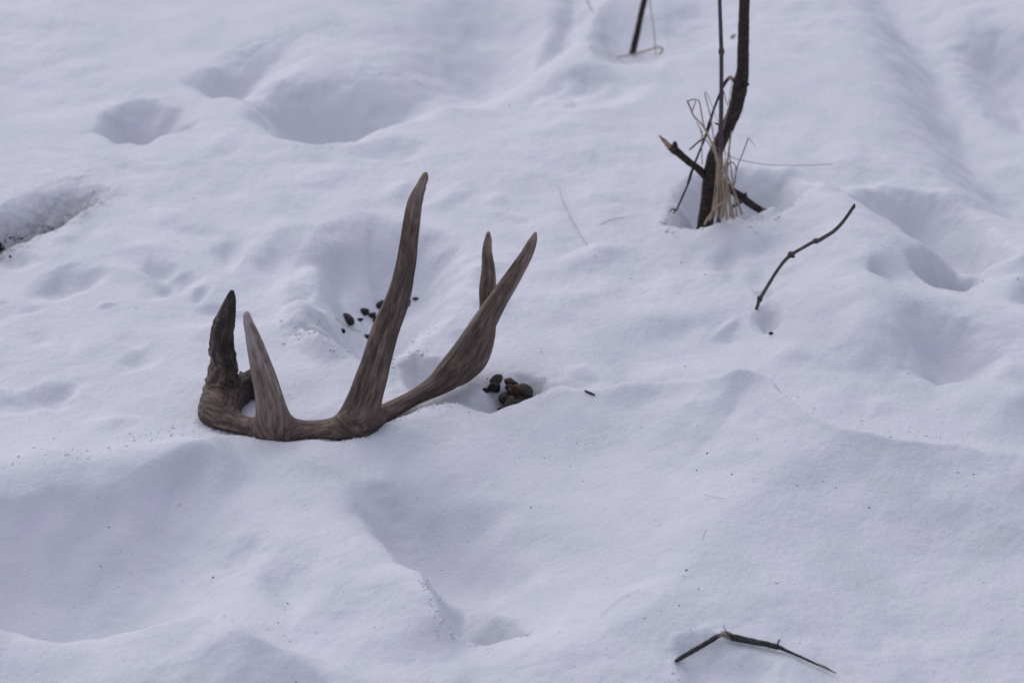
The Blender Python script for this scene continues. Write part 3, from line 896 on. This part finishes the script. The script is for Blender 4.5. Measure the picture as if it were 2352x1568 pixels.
tuft = thing("grass_tuft", "tuft of dry bent grass blades wrapped round the sapling base", "grass", gy(1655, 520, ys - .01))
B = [
    ([(640, 1430), (640, 1200), (620, 950), (560, 700), (470, 520), (380, 420), (345, 340), (318, 275), (330, 265), (395, 258), (365, 360), (362, 400)], ys - .03, M_STRAW, 1.5),
    ([(650, 1420), (680, 1100), (610, 830), (510, 600), (470, 480), (445, 340), (425, 265), (395, 255)], ys - .035, M_STRAW, 1.1),
    ([(700, 1400), (690, 1000), (600, 780), (540, 420), (490, 220), (500, 185), (530, 250), (620, 480)], ys - .01, M_DSTRAW, .9),
    ([(670, 1410), (700, 1000), (640, 900), (520, 680), (460, 600), (440, 540), (400, 470)], ys - .03, M_DSTRAW, 1.0),
    ([(460, 890), (455, 700), (460, 560)], ys - .02, M_DSTRAW, .9),
    ([(850, 1380), (790, 1200), (700, 1000), (620, 840), (560, 690), (505, 590)], ys - .045, M_STRAW, 1.8),
    ([(770, 1410), (720, 1250), (690, 1100), (640, 950), (590, 820)], ys - .04, M_STRAW, 1.7),
    ([(745, 1415), (735, 1300), (700, 1150), (690, 1000), (715, 800), (750, 560)], ys - .01, M_DSTRAW, 1.1),
    ([(690, 1150), (705, 900), (735, 650), (748, 560)], ys + .0, M_DSTRAW, 1.3),
    ([(640, 1430), (690, 1200), (700, 980), (710, 880)], ys - .05, M_STRAW, 1.0),
    ([(480, 1480), (540, 1380), (620, 1290), (690, 1250), (720, 1200)], ys - .05, M_STRAW, 1.5),
    ([(530, 1440), (580, 1290), (610, 1150), (625, 950), (620, 830)], ys - .045, M_STRAW, 1.3),
    ([(700, 1010), (715, 900), (740, 870), (770, 880), (790, 930), (785, 1050), (770, 1100)], ys - .02, M_STRAW, 1.4),
    ([(770, 1100), (800, 930), (850, 800), (900, 670), (915, 630), (945, 670), (985, 712)], ys - .03, M_DSTRAW, .9),
    ([(670, 170), (690, 250), (705, 310), (725, 250), (748, 90), (750, 60)], ys + .02, M_DSTRAW, .8),
    ([(660, 560), (700, 420), (735, 250)], ys + .02, M_DSTRAW, .8),
    ([(640, 1420), (660, 1300), (690, 1220), (690, 1000), (640, 800)], ys - .03, M_STRAW, 1.2),
]
for k in range(12):
    a, b = 560 + 22 * k + random.uniform(-14, 14), 600 + 10 * k + random.uniform(-40, 40)
    c = a + (b - a) * .5 + random.uniform(-25, 25)
    tp = random.uniform(700, 1080)
    B.append(([(a, 1440 - random.uniform(0, 40)), ((a + c) / 2, 1280), (c, 1150), (b, tp)], ys - random.uniform(.02, .06), random.choice([M_STRAW, M_STRAW, M_DSTRAW]), random.uniform(.8, 1.4)))
for k, (rows, y, mat, r) in enumerate(B):
    blade(rows, [y - .02 * j / len(rows) for j in range(len(rows))], 400 + k, mat, tuft, ZT, r)
lb = blade([(1640, 336), (1668, 352), (1683, 362), (1710, 370), (1750, 377), (1800, 380), (1850, 380), (1890, 378), (1912, 376)], list(np.linspace(ys, ys + .10, 9)), 430, M_STRAW, tuft, None, .8)
lb['label'] = "long thin blade arching far out to the right"

def straw(name, rows, label, mat=None, r=1.0, lift=.002, cat="grass stalk", heights=None, seed=0, flat=.6, fixed=None):
    P, rad = [], []
    for i, q in enumerate(rows):
        p = fixed[i] if fixed is not None else hit(*q) + np.array([0, 0, lift + (heights[i] if heights else 0)])
        P.append(p); rad.append(r * px_m(p) * (1 if 0 < i < len(rows) - 1 else .7))
    V, F = tube(P, rad, 6, .03, 5, True, flat, seed)
    return tag(mesh_obj(name, V, F, mat or M_STRAW, origin=P[0]), label, cat)

straw("grass_stalk", [0] * 7, "bent straw lying across the foot of the leaning back sapling", M_STRAW, 2.3, seed=31,
      fixed=[gy(1412, 133, yb - .02), gy(1440, 128, yb - .035), gy(1470, 121, yb - .04), gy(1500, 112, yb - .04), gy(1516, 109, yb - .04), gy(1522, 116, yb - .04), gy(1513, 126, yb - .04)])
straw("grass_stalk", [0] * 5, "upright straw standing just right of the leaning back sapling", M_STRAW, 1.3, seed=32,
      fixed=[gy(1507, 142, yb - .03), gy(1505, 110, yb - .03), gy(1502, 70, yb - .03), gy(1496, 30, yb - .03), gy(1488, -40, yb - .03)])
straw("grass_stalk", [(1342, -14), (1350, 8), (1362, 30)], "short straw at the top edge left of the back sapling", M_DSTRAW, 1.3, seed=33)
straw("grass_stalk", [(1282, 428), (1296, 470), (1318, 515), (1345, 560), (1369, 592)], "long thin straw lying on open snow right of the antler tips", M_STRAW, .8, seed=34)
straw("grass_stalk", [(1380, 516), (1405, 505), (1435, 500)], "faint pale straw on the snow left of the sapling hollow", M_STRAW, .6, lift=.0008, seed=35)
straw("grass_stalk", [(1378, 1418), (1400, 1398), (1432, 1372), (1470, 1356)], "long hair thin stalk on the near snow left of the broken stick", M_DSTRAW, .55, seed=36)
straw("grass_stalk", [(1613, 1244), (1617, 1230), (1624, 1218)], "short hair thin stalk above the broken stick", M_DSTRAW, .5, seed=37)
straw("grass_stalk", [(1618, 1140), (1640, 1144), (1666, 1149)], "tiny pale stalk on the big snow mound", M_STRAW, .45, seed=38)
straw("stick", [(1343, 899), (1354, 904), (1366, 909)], "tiny dark stick on the snow right of the brown droppings", M_BARK, 2.6, lift=.0015, cat="stick", seed=39, flat=1)
straw("grass_stalk", [ZQ(590, 870), ZQ(740, 868), ZQ(880, 862)], "short yellow straw beside the brown dropping heap", M_STRAW, .9, lift=.004, seed=40)
straw("bark_flake", [(1679, 90), (1682, 87), (1687, 82)], "small dark bark flake on the snow between shoot and trunk", M_BARK, 3.2, cat="bark flake", seed=41, flat=.5)
for k, (rows, lab) in enumerate([([(735, 735), (722, 760), (716, 780)], "leftmost pale fibre on the small snow lump"),
                                 ([(745, 725), (748, 755), (752, 780)], "middle pale fibre on the small snow lump"),
                                 ([(752, 718), (775, 735), (800, 752), (830, 763)], "long pale fibre running from the snow lump to the droppings")]):
    straw("grass_stalk", rows, lab, M_STRAW, .7, lift=.0008, seed=45 + k)

# standing grey twig
ph = hit(*ZM(190, 1130))
yt = ph[1]
tg = thing("twig", "curved grey twig with swollen nodes sticking up out of the snow", "twig", ph)
def zm_rows(rows):
    return [(*ZM(u, v), r * .234) for (u, v, r) in rows]
TWY = list(yt - np.linspace(0, .05, 18))
limb("stem", zm_rows([(178, 1170, 16), (200, 1110, 17), (225, 1040, 18), (300, 915, 17), (370, 800, 16.5), (440, 700, 17), (500, 635, 19), (545, 600, 18), (640, 545, 17), (740, 490, 18), (800, 470, 21), (860, 435, 20),
                      (940, 385, 19), (1010, 320, 18), (1070, 245, 17), (1115, 180, 17), (1140, 140, 15), (1150, 115, 7)]), TWY, M_BARK2, tg, sides=10, rough=.02, seed=50)
limb("node", zm_rows([(505, 630, 18), (522, 610, 32), (540, 603, 30), (560, 592, 16)]), TWY[7], M_BARK2, tg, sides=9, rough=.08, seed=51)
limb("node", zm_rows([(740, 492, 17), (762, 478, 28), (782, 474, 28), (805, 462, 18)]), TWY[10], M_BARK2, tg, sides=9, rough=.06, seed=52)
limb("node", zm_rows([(208, 1080, 17), (222, 1050, 27), (232, 1030, 18)]), TWY[2], M_BARK2, tg, sides=9, rough=.06, seed=53)
limb("bud", zm_rows([(520, 625, 8), (545, 633, 11), (568, 628, 5)]), TWY[7] - .004, M_BARK, tg, sides=7, seed=54)
limb("bud", zm_rows([(205, 1050, 10), (208, 1020, 9)]), TWY[2] - .004, M_BARK, tg, sides=7, seed=55)
limb("bud", zm_rows([(1142, 150, 17), (1149, 122, 12), (1150, 110, 5)]), TWY[17], M_BARK, tg, sides=8, rough=.06, seed=56)

# broken stick in the near snow
def zb(u, v, lift):
    X, Y = ZB(u, v)
    return hit(X, Y) + np.array([0, 0, lift])
pA, pB, pC = zb(235, 625, .004), zb(780, 325, .010), zb(2072, 765, .003)
st = thing("stick", "snapped dark stick bent in the middle, lying on the near snow at the bottom right", "stick", pA)
def span(a, b, uv):
    out = []
    for (u, v, t) in uv:
        q = hit(*ZB(u, v))
        y = a[1] + (b[1] - a[1]) * t
        out.append(gy(*ZB(u, v), min(y, q[1] - .006)))
    return out
def part_tube(name, P, rz, mat, parent, seed, sides=10, rough=.05, lump=.05):
    r = [q * .2 * px_m(p) for q, p in zip(rz, P)]
    V, F = tube(P, r, sides, rough, 5, True, 1, seed, lump)
    return mesh_obj(name, V, F, mat, parent)
part_tube("stick_end", span(pA, pB, [(235, 622, 0), (300, 585, .12), (420, 515, .35), (560, 435, .6), (680, 362, .85), (735, 330, .95)]), [20, 28, 29, 28, 30, 25], M_STICK, st, 60)
lg = part_tube("stick_end", span(pB, pC, [(790, 325, 0), (850, 340, .05), (950, 365, .15), (1120, 400, .28), (1290, 435, .42), (1400, 465, .5), (1430, 470, .52), (1540, 520, .61), (1700, 590, .73), (1850, 660, .85), (1950, 700, .92), (2072, 762, 1)]),
               [28, 38, 42, 36, 33, 32, 27, 18, 15, 13, 11, 7], M_STICK, st, 61)
part_tube("broken_wood", span(pA, pB, [(700, 350, .88), (745, 325, .95), (790, 322, 1.0), (840, 350, 1.08), (900, 372, 1.12)]), [24, 24, 30, 26, 10], M_DSTRAW, st, 62, rough=.12)
part_tube("splinter", span(pB, pB, [(830, 300, 0), (800, 262, 0), (788, 230, 0), (782, 205, 0)]), [7, 5, 4, 2], M_STICK, st, 63, 6)
part_tube("splinter", span(pB, pB, [(880, 312, 0), (820, 290, 0), (755, 282, 0)]), [12, 8, 3], M_DSTRAW, st, 64, 6)
pn = gy(*ZB(1408, 440), pB[1] + (pC[1] - pB[1]) * .5)
part_tube("side_twig", span(pn, pn, [(1400, 450, 0), (1412, 415, 0), (1428, 378, 0)]), [13, 11, 9], M_STICK, st, 65, 7)
part_tube("stick_tip", span(pB, pC, [(1830, 650, .84), (1945, 695, .92), (1990, 720, .95), (2074, 766, 1.0)]), [14, 17, 13, 8], M_DSTRAW, st, 66)

# ------------------------------------------------------------------ loose grains and specks
def scatter(name, pts, sizes, mat, label, seed, squash=.8):
    r = np.random.default_rng(seed)
    oc = np.array([[1, 0, 0], [-1, 0, 0], [0, 1, 0], [0, -1, 0], [0, 0, 1], [0, 0, -1]], float)
    of = np.array([[0, 2, 4], [2, 1, 4], [1, 3, 4], [3, 0, 4], [2, 0, 5], [1, 2, 5], [3, 1, 5], [0, 3, 5]])
    n = len(pts)
    A = r.normal(size=(n, 3, 3))
    Q, _ = np.linalg.qr(A)
    sc = (.6 + .8 * r.random((n, 3))) * sizes[:, None]
    V = np.einsum('nij,nkj->nki', Q, oc[None] * sc[:, None, :]) + pts[:, None, :]
    F = (of[None] + 6 * np.arange(n)[:, None, None]).reshape(-1, 3)
    me = bpy.data.meshes.new(name)
    me.vertices.add(n * 6); me.vertices.foreach_set("co", V.astype(np.float32).ravel())
    me.loops.add(F.size); me.loops.foreach_set("vertex_index", F.astype(np.int32).ravel())
    me.polygons.add(len(F)); me.polygons.foreach_set("loop_start", np.arange(0, F.size, 3, dtype=np.int32))
    me.update(calc_edges=True)
    me.materials.append(mat)
    o = bpy.data.objects.new(name, me)
    COL.objects.link(o)
    return tag(o, label, None, None, 'stuff')

def on_snow(x, y, up=0.0):
    return np.stack([x, y, relief(x, y) + up], 1)

n = 14000
yy = 2.05 + 2.3 * rng.random(n) ** 1.5
xx = (rng.random(n) - .5) * (.62 * yy)
pts = on_snow(xx, yy)
siz = .00035 + .0007 * rng.random(n) ** 2
# crust along the antler and the lips
ed = []
for rows, k, wd in [([(455, 975), (520, 985), (600, 1005), (700, 1008), (800, 1012), (870, 1000), (930, 970), (1000, 945)], 1100, .004), ([(960, 965), (1050, 932), (1140, 942), (1230, 918)], 400, .005),
                    ([(980, 1322), (1000, 1390), (1015, 1460)], 250, .006)]:
    P = np.array([gz(a, b)[:2] for a, b in rows])
    t = rng.random(k) * (len(P) - 1)
    i = t.astype(int); f = (t - i)[:, None]
    q = P[i] * (1 - f) + P[i + 1] * f + rng.normal(size=(k, 2)) * wd
    ed.append(on_snow(q[:, 0], q[:, 1], .0003))
ed = np.vstack(ed)
scatter("snow_grains", np.vstack([pts, ed]), np.concatenate([siz, .0005 + .0008 * rng.random(len(ed))]), M_GRAIN, "loose ice grains on the snow crust", 3)

def crumbs():
    r = np.random.default_rng(11)
    bm = bmesh.new(); bmesh.ops.create_icosphere(bm, subdivisions=2, radius=1)
    bv = np.array([v.co[:] for v in bm.verts]); bf = np.array([[v.index for v in f.verts] for f in bm.faces]); bm.free()
    C, Z = [], []
    for rows, k, wd, a, b in [([(455, 978), (520, 990), (600, 1008), (700, 1014), (800, 1018), (870, 1004), (930, 975), (1000, 945)], 170, .007, .0010, .0026),
                              ([(960, 965), (1050, 932), (1140, 942), (1230, 918), (1330, 925)], 120, .012, .001, .0028),
                              ([(1540, 520), (1600, 525), (1680, 514), (1760, 505), (1830, 485)], 110, .022, .0012, .0042),
                              ([(930, 1285), (980, 1322), (1000, 1390), (1015, 1460)], 90, .010, .0008, .0024),
                              ([(680, 780), (760, 795), (860, 810), (930, 795), (1000, 715)], 80, .018, .001, .003),
                              ([(1020, 1470), (1110, 1478), (1190, 1455)], 60, .012, .0008, .0024),
                              ([(0, 1085), (250, 1055), (400, 1008), (480, 1040)], 70, .015, .0008, .0024),
                              ([(1710, 862), (1830, 940), (2000, 990), (2200, 1025)], 60, .012, .0008, .0022),
                              ([(0, 575), (100, 530), (200, 470), (250, 440)], 50, .02, .001, .003),
                              ([(60, 1380), (300, 1432), (460, 1412), (640, 1490)], 70, .015, .0008, .0024),
                              ([(2060, 640), (2140, 684), (2250, 665), (2330, 690)], 25, .03, .001, .003)]:
        P = np.array([gz(p, q)[:2] for p, q in rows])
        t = r.random(k) * (len(P) - 1); i = t.astype(int); f = (t - i)[:, None]
        C.append(P[i] * (1 - f) + P[i + 1] * f + r.normal(size=(k, 2)) * wd); Z.append(a + (b - a) * r.random(k) ** 2.2)
    k = 300
    y = 2.05 + 2.2 * r.random(k); C.append(np.stack([(r.random(k) - .5) * .55 * y, y], 1)); Z.append(.0006 + .0012 * r.random(k) ** 3)
    C = np.vstack(C); Z = np.concatenate(Z) * .8; n = len(C)
    sc = Z[:, None, None] * (1 + .5 * (r.random((n, 1, 3)) - .5))
    V = bv[None] * sc * (1 + .2 * r.normal(size=(n, len(bv), 1))) * np.array([1.15, 1.15, .75])
    V += np.stack([C[:, 0], C[:, 1], relief(C[:, 0], C[:, 1]) + Z * .02], 1)[:, None, :]
    F = (bf[None] + len(bv) * np.arange(n)[:, None, None]).reshape(-1, 3)
    me = bpy.data.meshes.new("snow_crumbs")
    me.vertices.add(n * len(bv)); me.vertices.foreach_set("co", V.astype(np.float32).ravel())
    me.loops.add(F.size); me.loops.foreach_set("vertex_index", F.astype(np.int32).ravel())
    me.polygons.add(len(F)); me.polygons.foreach_set("loop_start", np.arange(0, F.size, 3, dtype=np.int32))
    me.polygons.foreach_set("use_smooth", np.ones(len(F), bool))
    me.update(calc_edges=True); me.materials.append(M_SNOW)
    o = bpy.data.objects.new("snow_crumbs", me); COL.objects.link(o)
    tag(o, "small white crumbs of broken snow crust lying along the rims of the prints", None, None, 'stuff')
crumbs()
sp, ss = [], []
spk = [(412, 1159), (437, 1187), (277, 1266), (305, 1274), (250, 1210), (231, 1300), (225, 1143), (490, 1325), (660, 1385), (910, 1340), (860, 1440), (1575, 1310), (1570, 1322), (1605, 1352), (1560, 1390), (1720, 1420),
       (1585, 1445), (1480, 1420), (1830, 1115), (1920, 1120), (1995, 1165), (1450, 640), (1170, 243), (1565, 603), (2310, 1392), (2085, 858), (1340, 1105), (1220, 1165), (1390, 1170), (1890, 1105), (2200, 1085),
       (2236, 1090), (1740, 1008), (1625, 1040), (1600, 1080), (1680, 1090), (1250, 1052), (1310, 1070), (958, 1143), (640, 1430), (680, 1565), (560, 1300), (108, 1384), (170, 1392), (1695, 1500), (1552, 1535), (1545, 1545),
       (1560, 1560), (1700, 1530), (1395, 1505), (2215, 1310), (770, 1345), (798, 1385), (1015, 1310), (900, 1310), (745, 850), (930, 600), (800, 640), (340, 330), (1120, 870), (1252, 870), (1230, 880)]
for (X, Y) in spk:
    p = hit(X, Y); s = px_m(p)
    for j in range(random.choice([1, 1, 2])):
        sp.append(p + np.array([random.uniform(-1, 1) * 3 * s * j, random.uniform(-1, 1) * 3 * s * j, .0004])); ss.append(random.uniform(.7, 1.9) * s)
for (X, Y, k, wx_, wy_, zz) in [(1170, 1008, 14, 50, 12, .5), (1330, 1020, 26, 45, 25, .55), (700, 1075, 16, 30, 14, .55), (1550, 1530, 22, 18, 22, .6), (515, 995, 8, 14, 3, .7), (1080, 970, 12, 40, 14, .5), (1300, 1000, 60, 420, 120, .5), (700, 1300, 55, 600, 180, .5), (1900, 1300, 60, 430, 180, .5), (1240, 905, 14, 16, 16, .8)]:
    for j in range(k):
        p = hit(X + random.gauss(0, 1) * wx_ * .6, Y + random.gauss(0, 1) * wy_ * .6)
        sp.append(p + np.array([0, 0, .0003])); ss.append(zz * px_m(p) * random.uniform(.7, 1.6))
scatter("dirt_specks", np.array(sp), np.array(ss), M_SOIL, "tiny dark specks of dirt strewn over the snow", 5)

# soil showing through at the left edge
cl, cs = [], []
for (X, Y, k, wx_, wy_, lo, hi) in [(-4, 567, 60, 11, 8, 2, 5), (22, 548, 14, 10, 6, 1, 2.5), (48, 548, 10, 7, 4, 1, 3.), (85, 520, 16, 26, 10, .6, 1.8), (140, 492, 14, 40, 12, .5, 1.4), (-60, 580, 50, 40, 20, 2, 6), (190, 465, 14, 40, 14, .7, 1.5)]:
    for j in range(k):
        p = hit(X + random.gauss(0, 1) * wx_ * .7, Y + random.gauss(0, 1) * wy_ * .7)
        s = random.uniform(lo, hi) * px_m(p)
        cl.append(p + np.array([0, 0, -.1 * s])); cs.append(s)
scatter("soil_crumbs", np.array(cl), np.array(cs), M_SOIL, "dark soil crumbs showing through thawed snow at the left edge", 6)
